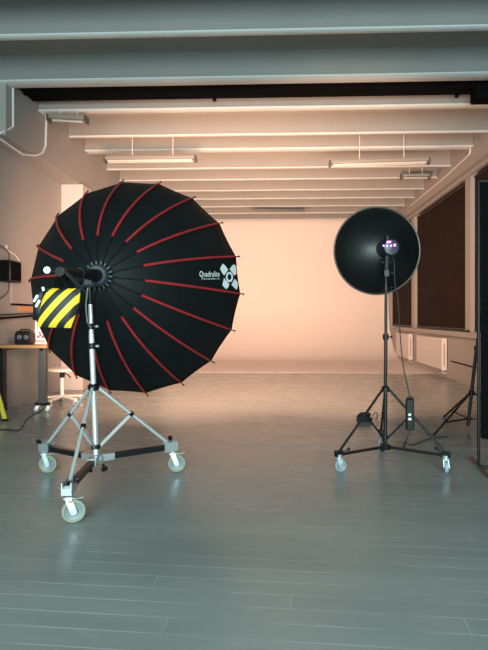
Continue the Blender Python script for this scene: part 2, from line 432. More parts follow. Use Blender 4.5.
# ------------------------------------------------------------------ castors and stands
def castor(parent, top, zt, R, face, tyre, core, width=.03, trail=(.02,0), brake=True, fm='zinc'):
    """swivel castor: top plate position (x,y), plate height zt, wheel radius R, axle direction face"""
    ax = Vector((math.cos(face), math.sin(face), 0)); tr = Vector((trail[0],trail[1],0))
    cpos = Vector((top[0],top[1],R)) + tr
    m = MB()
    m.tube([(top[0],top[1],zt-.012),(top[0],top[1],zt+.02)], .028, 16)
    m.tube([(top[0],top[1],R*2+.004),(top[0],top[1],zt-.01)], .018, 12)
    up = Vector((0,0,1)); fw = ax.cross(up)
    for sgn in (-1,1):
        a = Vector((top[0],top[1],2*R+.008)) + ax*sgn*(width/2+.006)
        b = cpos + ax*sgn*(width/2+.006)
        m.bar(a, b, .004, .036, up=fw)
        m.lathe([(0,0),(.020,0),(.020,.005),(0,.005)], b, ax*sgn, 14)
    m.obox(Vector((top[0],top[1],2*R+.008)), (width/2+.008,.026,.004), ax, fw, up)
    f = m.build('castor', M[fm], parent)
    w = MB(); hw = width/2
    w.lathe([(R*.76,-hw),(R*.93,-hw),(R,-hw*.55),(R,hw*.55),(R*.93,hw),(R*.76,hw)], cpos, ax, 32, True)
    wh = w.build('wheel', M[tyre], f)
    MB().lathe([(.004,-hw*.95),(R*.3,-hw*.98),(R*.34,-hw*.5),(R*.62,-hw*.5),(R*.78,-hw*.85),(R*.78,hw*.85),(R*.62,hw*.5),(R*.34,hw*.5),(R*.3,hw*.98),(.004,hw*.95)], cpos, ax, 28).build('wheel_core', M[core], f)
    if brake:
        dd = tr.normalized() if tr.length>0 else fw
        p = Vector((top[0],top[1],2*R+.01))
        m2 = MB(); m2.bar(p, p+dd*.055+Vector((0,0,-.006)), .03, .006); m2.bar(p+dd*.055+Vector((0,0,-.006)), p+dd*.10+Vector((0,0,.006)), .026, .006)
        m2.build('brake_pedal', M[fm], f, bevel=.002)
    return f

def knob(name, p, d, parent, m='blackp', r=.014, l=.04):
    p=Vector(p); d=Vector(d).normalized()
    k=MB(); k.tube([p,p+d*l*.5],r*.45,8); k.lathe([(0,l*.45),(r,l*.5),(r*1.1,l*.8),(r*.8,l),(0,l)],p,d,10)
    return k.build(name, M[m], parent)

# ---- silver wheeled stand under the big umbrella
bc = P(-1.34,3.64,0)
st = thing('light_stand', bc, 'silver rolling light stand carrying the big black umbrella, three large castors', 'light stand')
zb = .205
colb = bc+Vector((0,0,.17)); colt = bc+Vector((-.052,0,1.50))
def col(z): return colb + (colt-colb)*((z-colb.z)/(colt.z-colb.z))
MB().tube([colb,col(.74)],.021,20).build('base_column', M['steel'], st)
MB().tube([col(.70),col(1.12)],.0195,20).build('pole', M['steel'], st)
MB().tube([col(1.10),col(1.20)],.018,20).build('pole', M['steel'], st)
MB().tube([col(1.18),col(1.345)],.0165,20).build('pole', M['steel'], st)
MB().tube([col(1.34),col(1.50)],.014,16).build('spigot', M['blackm'], st)
for z in (1.035,1.18):
    cl = MB().lathe([(.018,-.022),(.028,-.022),(.030,-.01),(.030,.012),(.026,.022),(.018,.022)], col(z), (0,0,1), 18, True).build('collar', M['blackp'], st)
    knob('knob', col(z)+Vector((.026,-.008,0)), (1,-.25,0), cl, m='zinc', r=.011, l=.032)
cl = MB().lathe([(.021,-.02),(.034,-.02),(.042,-.005),(.042,.015),(.03,.03),(.021,.03)], col(.725), (0,0,1), 20, True).build('leg_collar', M['blackp'], st)
lc = MB().lathe([(.0215,-.015),(.034,-.015),(.034,.015),(.0215,.015)], col(.29), (0,0,1), 18, True).build('brace_collar', M['blackm'], st)
# centre casting
m=MB()
m.lathe([(.0,-.03),(.05,-.03),(.062,-.01),(.062,.02),(.04,.035),(0,.035)], bc+Vector((0,0,zb-.005)), (0,0,1), 6)
angs = [34, 152, 276]
fr = [.60,.595,.655]
for a in angs:
    d = Vector((math.cos(math.radians(a)),math.sin(math.radians(a)),0))
    m.obox(bc+d*.075+Vector((0,0,zb)), (.055,.032,.026), d, Vector((-d.y,d.x,0)), Vector((0,0,1)))
m.build('centre_casting', M['zinc'], st, bevel=.004)
knob('wing_nut', bc+Vector((.07,-.06,zb-.03)), (.4,-.3,-.7), st, r=.022, l=.05)
knob('wing_nut', bc+Vector((-.01,-.08,zb-.03)), (-.1,-.3,-.8), st, r=.02, l=.05)
trails=[(.035,0),(.03,0),(.035,0)]
faces=[math.radians(-80),math.radians(-84),math.radians(-70)]
for i,a in enumerate(angs):
    d = Vector((math.cos(math.radians(a)),math.sin(math.radians(a)),0)); sd = Vector((-d.y,d.x,0)); U=Vector((0,0,1))
    foot = bc + d*fr[i]
    b = MB().bar(bc+d*.09+U*zb, foot-d*.05+U*zb, .045,.040).build('base_arm', M['blackm'], st, bevel=.003)
    # foot bracket: zinc channel with black pad
    m=MB(); m.obox(foot-d*.02+sd*.027+U*(zb+.005),(.055,.004,.038),d,sd,U); m.obox(foot-d*.02-sd*.027+U*(zb+.005),(.055,.004,.038),d,sd,U)
    m.obox(foot+d*.032+U*(zb-.01),(.004,.03,.022),d,sd,U); m.obox(foot+d*.005+U*(zb+.012),(.012,.03,.006),d,sd,U)
    fb=m.build('foot_bracket', M['zinc'], st)
    MB().obox(foot-d*.005+U*(zb-.028),(.04,.022,.012),d,sd,U).build('pad', M['blackp'], fb, bevel=.003)
    knob('bolt', foot+sd*.02+U*(zb+.03), (sd*1.0+U*.8), fb, r=.016, l=.06)
    top = col(.722)+d*.036; bot = foot-d*.045+U*(zb+.04)
    lg=MB().tube([top,bot],.0125,14).build('leg', M['steel'], st)
    mid = top+(bot-top)*.46
    MB().bar(col(.29)+d*.03, mid, .006,.024, up=sd.cross(mid-col(.29)).normalized()).build('brace', M['steel'], st)
    MB().lathe([(.013,-.014),(.019,-.014),(.019,.014),(.013,.014)], mid, (bot-top), 12, True).build('brace_clip', M['blackm'], lg)
    castor(st, (foot.x,foot.y), .165, .072, faces[i], 'tyre','wheelc', .032, trails[i])

# ---- black wheeled stand under the round dish
b2 = P(.93,4.22,0)
s2 = thing('light_stand', b2, 'slim black rolling light stand holding the round dish, small castors', 'light stand')
def c2f(z): return b2+Vector((.005*z,0,z))
MB().tube([c2f(.14),c2f(.66)],.0165,16).build('base_column', M['blackm'], s2)
MB().tube([c2f(.64),c2f(1.08)],.015,16).build('pole', M['blackm'], s2)
MB().tube([c2f(1.06),c2f(1.50)],.0128,16).build('pole', M['blackm'], s2)
MB().tube([c2f(1.48),c2f(1.60)],.011,16).build('spigot', M['blackm'], s2)
for z in (1.08,1.50):
    cl=MB().lathe([(.013,-.025),(.024,-.025),(.026,.0),(.024,.025),(.013,.025)], c2f(z),(0,0,1),16,True).build('collar', M['blackp'], s2)
    knob('knob', c2f(z)+Vector((.02,-.008,0)), (1,-.3,0), cl, m='blackm', r=.012, l=.035)
MB().lathe([(.0165,-.02),(.034,-.02),(.034,.015),(.022,.028),(.0165,.028)], c2f(.63),(0,0,1),16,True).build('leg_collar', M['blackp'], s2)
MB().lathe([(.017,-.014),(.028,-.014),(.028,.014),(.017,.014)], c2f(.215),(0,0,1),16,True).build('brace_collar', M['blackm'], s2)
MB().lathe([(0,-.02),(.05,-.02),(.05,.02),(0,.02)], c2f(.135),(0,0,1),6).build('centre_casting', M['blackm'], s2, bevel=.003)
knob('wing_nut', c2f(.125)+Vector((-.03,-.03,0)), (-.3,-.9,-.2), s2, r=.015, l=.04)
an2=[-31,211,82]; fr2=[.50,.50,.50]
for i,a in enumerate(an2):
    d = Vector((math.cos(math.radians(a)),math.sin(math.radians(a)),0)); sd = Vector((-d.y,d.x,0)); U=Vector((0,0,1))
    foot=b2+d*fr2[i]; zb2=.135
    MB().bar(b2+d*.045+U*zb2, foot+U*zb2, .022,.022).build('base_arm', M['blackm'], s2, bevel=.002)
    fb=MB().obox(foot+U*(zb2+.008),(.035,.02,.024),d,sd,U).build('foot_bracket', M['blackp'], s2, bevel=.004)
    knob('bolt', foot+sd*.015-d*.05+U*(zb2+.02), (U*.6+sd*.3-d), fb, r=.011, l=.05)
    top=c2f(.63)+d*.032; bot=foot-d*.01+U*(zb2+.03)
    MB().tube([top,bot],.0105,12).build('leg', M['blackm'], s2)
    mid=top+(bot-top)*.42
    MB().bar(c2f(.215)+d*.024, mid, .005,.016, up=sd.cross(mid-c2f(.215)).normalized()).build('brace', M['blackm'], s2)
    castor(s2,(foot.x,foot.y),.118,.048,[math.radians(-15),math.radians(-75),math.radians(-60)][i],'bluew','wheelc',.026,[(.0,-.015),(.012,-.008),(.01,0)][i],brake=False)

# ---- dark stand behind the black panel
b3=P(2.14,5.5,0)
s3=thing('light_stand', b3,'plain dark stand half hidden behind the black panel, no castors','light stand')
t0=b3+Vector((0,0,.03)); t1=P(2.31,5.45,1.75)
def c3(z): return t0+(t1-t0)*((z-t0.z)/(t1.z-t0.z))
MB().tube([t0,c3(.9)],.019,14).build('base_column', M['blackm'], s3)
MB().tube([c3(.88),t1],.015,14).build('pole', M['blackm'], s3)
MB().lathe([(.015,-.025),(.027,-.025),(.027,.025),(.015,.025)], c3(.9),(0,0,1),14,True).build('collar', M['blackp'], s3)
MB().lathe([(.019,-.025),(.034,-.025),(.034,.025),(.019,.025)], c3(.40),(0,0,1),14,True).build('leg_collar', M['blackp'], s3)
MB().lathe([(.019,-.015),(.03,-.015),(.03,.015),(.019,.015)], c3(.11),(0,0,1),14,True).build('brace_collar', M['blackp'], s3)
for a,Rr in ((216,.60),(336,.60),(96,.60)):
    d=Vector((math.cos(math.radians(a)),math.sin(math.radians(a)),0)); foot=b3+d*Rr+Vector((0,0,.012))
    top=c3(.40)+d*.03
    lg=MB().tube([top,foot],.012,12).build('leg', M['blackm'], s3)
    MB().sphere(foot+Vector((0,0,.004)),.016).build('rubber_foot', M['blackp'], lg)
    MB().bar(c3(.11)+d*.02, top+(foot-top)*.72,.006,.018).build('brace', M['blackm'], s3)

# ------------------------------------------------------------------ black panel at the right edge
bp0=P(1.67,4.05,0)
pn=thing('black_flag', bp0+Vector((.5,0,0)),'tall black fabric panel on a tube frame, at the right picture edge','panel')
dx=Vector((math.cos(math.radians(-8)),math.sin(math.radians(-8)),0)); nn=Vector((-dx.y,dx.x,0)); U=Vector((0,0,1))
m=MB(); N=24; vs=[]; fs=[]
for k in range(N+1):
    o=dx*(.012+1.13*k/N)+nn*(.006*math.sin(k*1.3))
    for zz in (.25,1.3,2.36):
        for s in (0,.006): vs.append(bp0+o+nn*s+U*(zz-(.01*math.sin(k*.9) if zz<.3 else 0)))
for k in range(N):
    o=6*k;p=o+6
    fs+=[(o,p,p+2,o+2),(o+2,p+2,p+4,o+4),(o+1,o+3,p+3,p+1),(o+3,o+5,p+5,p+3),(o,o+1,p+1,p),(o+4,p+4,p+5,o+5)]
fs+=[(0,2,3,1),(2,4,5,3),(6*N,6*N+1,6*N+3,6*N+2),(6*N+2,6*N+3,6*N+5,6*N+4)]
m.add(vs,fs); m.build('panel_fabric', M['black'], pn)
m=MB().tube([bp0+nn*.02+U*.02,bp0+nn*.02+U*2.38],.013,12).tube([bp0+nn*.02+dx*1.15+U*.02,bp0+nn*.02+dx*1.15+U*2.38],.013,12)
m.build('upright', M['blackm'], pn)
MB().tube([bp0+nn*.02+U*2.375,bp0+nn*.02+dx*1.15+U*2.375],.012,12).tube([bp0+nn*.02+U*.30,bp0+nn*.02+dx*1.15+U*.30],.011,12).build('crossbar', M['blackm'], pn)
MB().tube([bp0-U*-.013,bp0+dx*1.15+U*.013],.013,12).build('base_bar', M['blackm'], pn)
for s in (0,1.15):
    MB().tube([bp0+dx*s+nn*-.25+U*.013,bp0+dx*s+nn*.28+U*.013],.013,10).build('foot', M['blackm'], pn)

# ------------------------------------------------------------------ the big umbrella
DH,DR=3.72,4.78
UC=Vector((-1.366,0,0)); yh=DH+SH*-1.366+.02; yrim=DR+SH*-1.366; ZU0,ZU1=1.565,1.540
R0=1.04; DD=yrim-yh
um=thing('parabolic_umbrella',(-1.366,yh,ZU0),'huge deep black photo umbrella with red ribs, open towards the back wall','umbrella')
NR=18; a0=math.radians(-3.5)
def rib(th,t,out=0.0):
    r=R0*t; y=yh+.03+DD*t*t
    # outward normal in the (r,y) plane
    dr,dy=R0,2*DD*t; L=math.hypot(dr,dy); nr,ny=dy/L,-dr/L
    r+=nr*out; y+=ny*out
    zc=ZU0+(ZU1-ZU0)*t
    return Vector((-1.366-.030*t+r*math.cos(th), y, zc+r*math.sin(th)))
def canopy(off,tmax=1.0):
    vs=[];fs=[];NT=18;NU=6
    grid={}
    for k in range(NR):
        tha=a0+2*math.pi*k/NR; thb=a0+2*math.pi*(k+1)/NR
        for u in range(NU):
            f=u/NU
            for j in range(NT+1):
                t=.07+(tmax-.07)*j/NT
                t2=t*(1-.006*4*f*(1-f)*(j/NT)**2)
                p=rib(tha,t2,off).lerp(rib(thb,t2,off),f)
                grid[(k*NU+u,j)]=len(vs); vs.append(p)
    T=NR*NU
    for a in range(T):
        for j in range(NT):
            fs.append((grid[(a,j)],grid[((a+1)%T,j)],grid[((a+1)%T,j+1)],grid[(a,j+1)]))
    return vs,fs
vs,fs=canopy(0.0)
bvh=BVHTree.FromPolygons(vs,fs)
m=MB(); m.add(vs,fs); cn=m.build('canopy', M['fabric'], um)
# keep pleats crisp
cn.data.set_sharp_from_angle(angle=math.radians(8))
so=cn.modifiers.new('thickness','SOLIDIFY'); so.thickness=.003; so.offset=0
vs,fs=canopy(-.012,.985)
m=MB(); m.add(vs,fs); m.build('silver_lining', M['lining'], um)
for k in range(NR):
    th=a0+2*math.pi*k/NR
    rb=MB().tube([rib(th,.075+(1.018-.075)*j/22,.012) for j in range(23)],.0055,8).build('rib', M['blackm'], um)
    MB().tube([rib(th,.32+(.985-.32)*j/18,.013) for j in range(19)],[.0108]*17+[.010,.008],8).build('sleeve', M['red'], rb)
    MB().sphere(rib(th,1.018,.012),.010,8).build('rib_tip', M['blackp'], rb)
# hub
hc=Vector((-1.366,yh,ZU0))
MB().lathe([(.048,-.035),(.072,-.035),(.085,-.02),(.088,.02),(.075,.035),(.048,.035)],hc,(0,1,0),36,True).build('hub_ring', M['hubgrey'], um)
h=MB()
for k in range(NR):
    th=a0+2*math.pi*k/NR; d=Vector((math.cos(th),0,math.sin(th)))
    h.obox(hc+d*.098+Vector((0,.015,0)),(.015,.016,.007),d,Vector((0,1,0)),d.cross(Vector((0,1,0))))
h.build('rib_sockets', M['hubgrey'], um)
MB().lathe([(0,-.05),(.03,-.05),(.047,-.02),(.047,.03),(0,.03)],hc,(0,1,0),24).build('hub_core', M['blackp'], um)
# printing on the canopy
cam_loc=Vector((0,0,H))
def project(px,py,off=.004):
    d=(P((px-277)/F,1.0,H+(317-py)/F)-cam_loc).normalized()
    hit,nrm,idx,dist=bvh.ray_cast(cam_loc,d)
    if hit is None: return None
    if nrm.dot(d)>0: nrm=-nrm
    return hit+nrm*off
def decal(polys,name,mt,label=None):
    m=MB()
    for poly in polys:
        pts=[project(195+(x-9)/8.87,255+y/8.87) for x,y in poly]
        if None in pts: continue
        m.add(pts,[tuple(range(len(pts)))])
    o=m.build(name, mt, um, smooth=False)
    if label: o['label']=label
    return o
lg=[[(255,76),(275,96),(300,128),(288,152),(264,182),(243,152),(229,122),(240,98)],
    [(350,82),(366,96),(371,112),(373,140),(374,172),(356,182),(335,155),(313,126),(330,102)],
    [(264,204),(288,232),(312,262),(300,288),(286,305),(264,286),(249,268),(256,236)],
    [(357,212),(372,224),(384,244),(388,268),(380,300),(374,308),(352,288),(330,266),(342,240)]]
ring=[]
for k in range(24):
    a=2*math.pi*k/24; b=2*math.pi*(k+1)/24
    f=lambda t,s:(312+(32 if s else 17)*math.cos(t),196+(46 if s else 27)*math.sin(t))
    ring.append([f(a,1),f(b,1),f(b,0),f(a,0)])
decal(lg+ring,'logo', M['print'],'white logo of four diamonds around a ring')
def textmesh(s,x0,x1,ybase,ytop,name,bold=0.0):
    cu=bpy.data.curves.new('t','FONT'); cu.body=s; cu.size=1; cu.offset=bold; cu.resolution_u=3
    to=bpy.data.objects.new('t',cu); C.objects.link(to)
    bpy.context.view_layer.update()
    dg=bpy.context.evaluated_depsgraph_get()
    me=bpy.data.meshes.new_from_object(to.evaluated_get(dg))
    bpy.data.objects.remove(to)
    xs=[v.co.x for v in me.vertices]; mnx,mxx=min(xs),max(xs); cap=.70
    m=MB(); pts=[]
    for v in me.vertices:
        x=x0+(v.co.x-mnx)/(mxx-mnx)*(x1-x0); y=ybase-(v.co.y/cap)*(ybase-ytop)
        pts.append(project(195+x/8.87,255+y/8.87))
    m.add(pts,[tuple(p.vertices) for p in me.polygons]); bpy.data.meshes.remove(me)
    return m.build(name, M['print'], um, smooth=False)
textmesh('Quadralite',38,216,192,143,'lettering',.004)
textmesh('LIGHTSHAPER 180',58,216,218,206,'small_lettering',.0)
# ---- flash head on the umbrella axis
sa=Vector((-1.366,yh-.03,ZU0)); sb=Vector((-1.366,yh-.66,ZU0-.03))
sf=thing('flash_head', (sa+sb)/2,'long slim black flash tube mounted behind the big umbrella hub','flash')
ax=(sb-sa).normalized(); L=(sb-sa).length
MB().lathe([(0,.02),(.045,.02),(.045,.10),(.034,.12),(.034,L-.03),(.030,L),(0,L)],sa,ax,28).build('body', M['blackp'], sf)
MB().lathe([(.034,.30),(.041,.30),(.041,.33),(.034,.33)],sa,ax,28,True).build('band', M['blackm'], sf)
tgp=at(46.9,270,sb.y+.045+.03); tgp.y=sb.y+.03
tg=MB().lathe([(0,-.004),(.0215,-.004),(.023,0),(.0215,.004),(0,.004)],tgp,(0,-1,0),24).build('round_tag', M['print'], sf)
tg['label']='small round white tag'
MB().lathe([(0,.004),(.005,.004),(.005,.006),(0,.006)],tgp,(0,-1,0),12).build('tag_centre', M['hubgrey'], tg)
MB().bar(tgp+Vector((.01,.006,0)),Vector((sb.x-.02,tgp.y+.006,sb.z)),.004,.010,up=(0,1,0)).build('tag_arm', M['blackp'], sf)
# yoke from the stand to the flash
yk=sa+ax*.10
st_top=col(1.50)
m=MB(); m.obox(Vector((st_top.x,st_top.y,1.505)),(.03,.035,.022),Vector((1,0,0)),Vector((0,1,0)),Vector((0,0,1)))
m.tube([(st_top.x-.045,st_top.y,1.49),(st_top.x+.045,st_top.y,1.49)],.022,14)
m.build('bracket', M['hubgrey'], sf, bevel=.004)
kb=MB(); c=Vector((st_top.x-.065,st_top.y-.02,1.475))
kb.torus(c,(1,-.5,0),.026,.008,16,6); kb.build('tilt_knob', M['blackp'], sf)
MB().bar(at(86.5,293,3.40),at(63.6,269.5,2.98),.006,.024,up=(0,1,0)).build('tilt_lever', M['greyleg'], sf, bevel=.002)
MB().tube([at(88,288,3.5),at(86,305,3.45),at(87.5,322,3.5),at(91,328,3.6)],.005,8).build('safety_cable', M['zinc'], sf)

# ---- hazard-striped counterweight bag
DB=3.16
bg_c=at(60,308,DB)
bag=thing('sandbag', bg_c, 'black and yellow hazard striped sandbag hanging from the flash tube','sandbag')
cor=[(46,288),(81,288.5),(79,307),(71,328),(37,327),(41,305)]
def pouch(cor,D,th,name,mt):
    n=14; vs=[];fs=[]
    tl,tr,mr,br_,bl,ml=[Vector((c[0],c[1])) for c in cor]
    for s in (-1,1):
        for i in range(n+1):
            v=i/n
            lft = tl.lerp(ml,v*2) if v<.5 else ml.lerp(bl,v*2-1)
            rgt = tr.lerp(mr,v*2) if v<.5 else mr.lerp(br_,v*2-1)
            for j in range(n+1):
                u=j/n; p=lft.lerp(rgt,u)
                q=th*(max(0,16*u*(1-u)*v*(1-v)))**.45*(1+.10*math.sin(5*u+3*v))
                w=at(p.x,p.y,D); w.y+=s*q; vs.append(w)
    N=(n+1)**2
    for i in range(n):
        for j in range(n):
            a=i*(n+1)+j; fs.append((a,a+1,a+n+2,a+n+1)); b=a+N; fs.append((b+n+1,b+n+2,b+1,b))
    for i in range(n):
        for a,b in (((i),(i+1)),(n*(n+1)+i+1,n*(n+1)+i),((i+1)*(n+1),i*(n+1)),(i*(n+1)+n,(i+1)*(n+1)+n)):
            fs.append((a,b,b+N,a+N))
    m=MB(); m.add(vs,fs); bm_=m.build(name, mt, bag)
    return bm_
pouch(cor,DB,.045,'striped_pouch',M['hazard'])
pouch([(36,290),(46,288),(44,305),(42,322),(33,318),(34,304)],DB+.10,.025,'side_pouch',M['blackp'])
for px in (56,72):
    zz=sb.z
    a=at(px,289,DB); 
    MB().bar(a,Vector((sa.x if px>60 else sa.x-.03,a.y,1.545)),.004,.03,up=(1,0,0)).build('strap', M['black'], bag)
MB().bar(at(62,289,DB)+Vector((0,-.03,0)),at(70,271,DB)+Vector((0,-.04,.0)),.028,.005,up=(0,1,0)).build('strap', M['black'], bag)
for a,b in (((34,302),(38,295)),((36,307),(40,300)),((43,287),(44,291))):
    MB().bar(at(*a,DB-.01),at(*b,DB-.01),.018,.006,up=(0,1,0)).build('buckle', M['steel'], bag, bevel=.002)

# ------------------------------------------------------------------ round dish with its flash head
YD=4.5; dc=at(377,251,YD); hc2=at(384.5,249,4.27)
axd=(dc-hc2).normalized()
dl=(dc-hc2).length; RD=.398
dish=thing('beauty_dish', hc2,'round black reflector dish with a thin rim, facing the back wall','reflector')
# skew-free bowl about its own axis, which points at the back wall
outer=[(.062,-.0),(.085,.004),(.16,.030),(.24,.075),(.31,.125),(.365,.178),(RD-.004,dl-.004)]
inner=[(r-.004 if r>.07 else r,t+.006) for r,t in outer]
MB().lathe(outer+[(RD-.006,dl)]+inner[::-1][1:],hc2,axd,72,True).build('bowl', M['dish'], dish)
MB().lathe([(r-.006 if r>.07 else r,t+.008) for r,t in outer],hc2,axd,72).build('white_lining', M['dishin'], dish)
MB().torus(dc-axd*.002,axd,RD,.0075,72,8).build('rim', M['rimm'], dish)
MB().lathe([(.04,-.02),(.070,-.02),(.075,0),(.06,.012),(.04,.012)],hc2,axd,32,True).build('mounting_ring', M['blackm'], dish)

fh=thing('flash_head', hc2+Vector((0,-.12,0)),'compact flash head with lit magenta display behind the round dish','flash')
fc=hc2-axd*.022; back=fc-axd*.17; 
MB().lathe([(0,.0),(.062,.0),(.066,.02),(.066,.14),(.062,.165),(0,.17)],fc,-axd,36).build('body', M['headb'], fh)
fx=Vector((1,0,0)); fy=axd
def face(px,py,w,h_,name,mt,par):
    # small element on the rear face of the head
    D=(back.y-SH*back.x)
    p=at(px,py,D); p.y=back.y-.012
    return MB().obox(p,(w/2,.004,h_/2),fx,Vector((0,1,0)),Vector((0,0,1))).build(name, mt, par, bevel=.001)
bz=MB().lathe([(.0595,0),(.064,0),(.063,.006),(.060,.006)],back,-axd,32,True).build('rear_bezel', M['blackm'], fh)
face(388.4,242.2,.032,.013,'display', M['ledm'], fh)
for px in (383.2,386.8,390.6): face(px,245.9,.009,.013,'indicator', M['ledb'], fh)
face(394.2,245.4,.014,.016,'indicator', M['ledm'], fh)
face(386.5,252,.016,.012,'dial', M['dial'], fh)
MB().obox(fc-axd*.08+Vector((-.012,0,.082)),(.012,.03,.02),fx,Vector((0,1,0)),U).build('handle', M['blackp'], fh, bevel=.004)
tp=c2f(1.60)
m=MB(); m.obox(Vector((tp.x,tp.y,1.625)),(.022,.03,.03),fx,Vector((0,1,0)),U); m.bar((tp.x,tp.y,1.64),(fc.x,fc.y-.06,fc.z-.05),.03,.03,up=(0,1,0)); m.tube([(tp.x-.045,tp.y,1.72),(tp.x+.045,tp.y,1.72)],.014,12)
m.build('tilt_bracket', M['blackm'], fh, bevel=.003)
knob('tilt_knob', (tp.x+.02,tp.y-.02,1.63),(1,-.3,-.2),fh,m='blackm',r=.016,l=.045)
# power pack hanging from its cable
pk_t=at(409.5,398.5,4.12); pk_b=at(410,430,4.12)
pk=thing('power_pack', pk_b,'slim black battery pack hanging by its cord in front of the dish stand leg','battery pack')
w=.036
MB().box((pk_b.x-w,pk_b.y-.025,pk_b.z),(pk_t.x+w-.004,pk_t.y+.025,pk_t.z)).build('case', M['blackp'], pk, bevel=.01)
MB().box((pk_b.x-w*.7,pk_b.y-.02,pk_t.z),(pk_t.x+w*.7,pk_t.y+.02,pk_t.z+.015)).build('cap', M['blackm'], pk, bevel=.004)
for py in (414,418.5):
    p=at(408.8,py,4.12); MB().box((p.x-.012,p.y-.029,p.z-.008),(p.x+.012,p.y-.024,p.z+.010)).build('label_mark', M['print'], pk)
kk=4.14
pts=[at(391,256,kk),at(394,262,kk-.02),at(395,285,kk-.02),at(398,300,kk-.02),at(400,335,kk),at(403,365,kk),at(407,385,kk),pk_t+Vector((0,0,.015))]
tag(MB().tube(spline(pts),.0048,8).build('power_cable', M['cable']),'thin black power cable from the dish flash head down to the battery pack','cable')
pts=[pk_b+Vector((.0,0,.0)),at(404,437,4.2),at(403,443,4.3)]; 
g=[fl(404,443),fl(412,445.5),fl(424,441),fl(436,438),fl(447,437)]
for v in g: v.z=.006
tag(MB().tube(spline([pk_b,Vector((pk_b.x-.03,pk_b.y+.1,.12))]+g),.005,8).build('power_cable', M['cable']),'black cord curling on the floor from the battery pack towards the dark stand','cable')
# small black cable bundle on floor behind the dish stand
cb=fl(364,421); cb.z=0
cbt=thing('cable_bundle', cb,'small coiled black cable bundle on the floor behind the dish stand leg','cable')
m=MB()
for k in range(5): m.torus(cb+Vector((.012*math.sin(k*2),.01*math.cos(k*3),.014+.017*k)),(.05*math.sin(k),.06*math.cos(k),1),.085-.006*k,.011,24,8)
m.build('coil', M['cable'], cbt)
MB().tube(spline([cb+Vector((.08,0,.03)),cb+Vector((.14,.02,.10)),cb+Vector((.17,.04,.05)),cb+Vector((.15,.06,.008))]),.006,8).build('loose_end', M['cable'], cbt)

# ------------------------------------------------------------------ left corner: table and what stands on it
ZT=.885
DT=6.40
t_x0,t_x1=-3.665,(48-277)/F*DT
ty=DT+SH*-3.3
tb=thing('work_table',(-3.33,ty+.3,0),'wood topped work table on a grey leg with castors, left wall','table')
# rounded-corner top
poly=[(t_x0,ty),(t_x1-.06,ty),(t_x1-.018,ty+.018),(t_x1,ty+.06),(t_x1,ty+.62),(t_x1-.018,ty+.662),(t_x1-.06,ty+.68),(t_x0,ty+.68)]
MB().prism(poly,ZT-.045,ZT).build('table_top', M['wood'], tb, bevel=.006)
for x,mt,w in ((-3.095,'greyleg',.045),(-3.635,'blackp',.028)):
    lg_=MB().box((x-w,ty+.05,.115),(x+w,ty+.14,ZT-.045)).build('leg', M[mt], tb, bevel=.004)
    if mt == 'greyleg':
        MB().box((x-.095,ty+.065,.085),(x+.095,ty+.125,.12)).build('foot_bar', M['blackp'], lg_, bevel=.004)
        for xx in (x-.075,x+.075): castor(tb,(xx,ty+.095),.078,.034,math.radians(-60),'wheelc','white',.03,(-.01,-.015),brake=False)
    else:
        MB().box((x-.032,ty+.04,0),(x+.032,ty+.15,.12)).build('foot_pad', M['blackp'], lg_, bevel=.004)
    MB().box((x-.02,ty+.05,ZT-.08),(x+.02,ty+.6,ZT-.046)).build('top_bracket', M['blackp'], lg_)
# device with dials
dv=at(25.5,345.5,6.5); dv.z=ZT
rd=thing('charger', dv,'small dark rounded device with two dials on the wood table','device')
poly=[(-.11,.03),(-.095,.0),(.095,0),(.11,.03),(.105,.15),(.08,.18),(-.08,.18),(-.105,.15)]
MB().prism(poly,-.07,.07,lambda x,y,z:(dv.x+x,dv.y+z,dv.z+.003+y)).build('case', M['blackp'], rd, bevel=.012)
for x in (-.045,.045):
    MB().lathe([(0,.006),(.022,.006),(.03,0),(.034,-.004),(0,-.004)],dv+Vector((x,-.072,.10)),(0,-1,0),20).build('dial', M['dial'], rd)
MB().tube([dv+Vector((-.07,0,.18)),dv+Vector((-.06,0,.20)),dv+Vector((.06,0,.20)),dv+Vector((.07,0,.18))],.008,8).build('handle', M['blackp'], rd)
# white carton
cx=at(42.5,345,6.62); cx.z=ZT
ct=thing('carton', cx,'white carton with purple and pink print, on the table corner behind the umbrella edge','carton')
m=MB(); w0,w1,hh=.095,.075,.33
vs=[(cx.x-w0,cx.y-.05,ZT),(cx.x+w0-.02,cx.y-.05,ZT),(cx.x+w0-.02,cx.y+.05,ZT),(cx.x-w0,cx.y+.05,ZT),(cx.x-w1,cx.y-.04,ZT+hh),(cx.x+w1-.02,cx.y-.04,ZT+hh),(cx.x+w1-.02,cx.y+.04,ZT+hh),(cx.x-w1,cx.y+.04,ZT+hh)]
m.add(vs,[(0,3,2,1),(4,5,6,7),(0,1,5,4),(1,2,6,5),(2,3,7,6),(3,0,4,7)]); m.build('box_body', M['white'], ct, bevel=.006)
m=MB()
for dx_,dz_,r_ in ((-.03,.10,.02),(.0,.125,.018),(-.012,.155,.016),(.03,.10,.02)):
    m.lathe([(0,.003),(r_,.003),(r_,0)],Vector((cx.x+dx_,cx.y-.05+dz_*.03,ZT+dz_)),(0,-1,0.03),7)
m.build('flower_print', M['purple'], ct)
MB().box((cx.x-.075,cx.y-.0525,ZT+.03),(cx.x+.06,cx.y-.0485,ZT+.05)).build('print_band', M['pinkp'], ct)

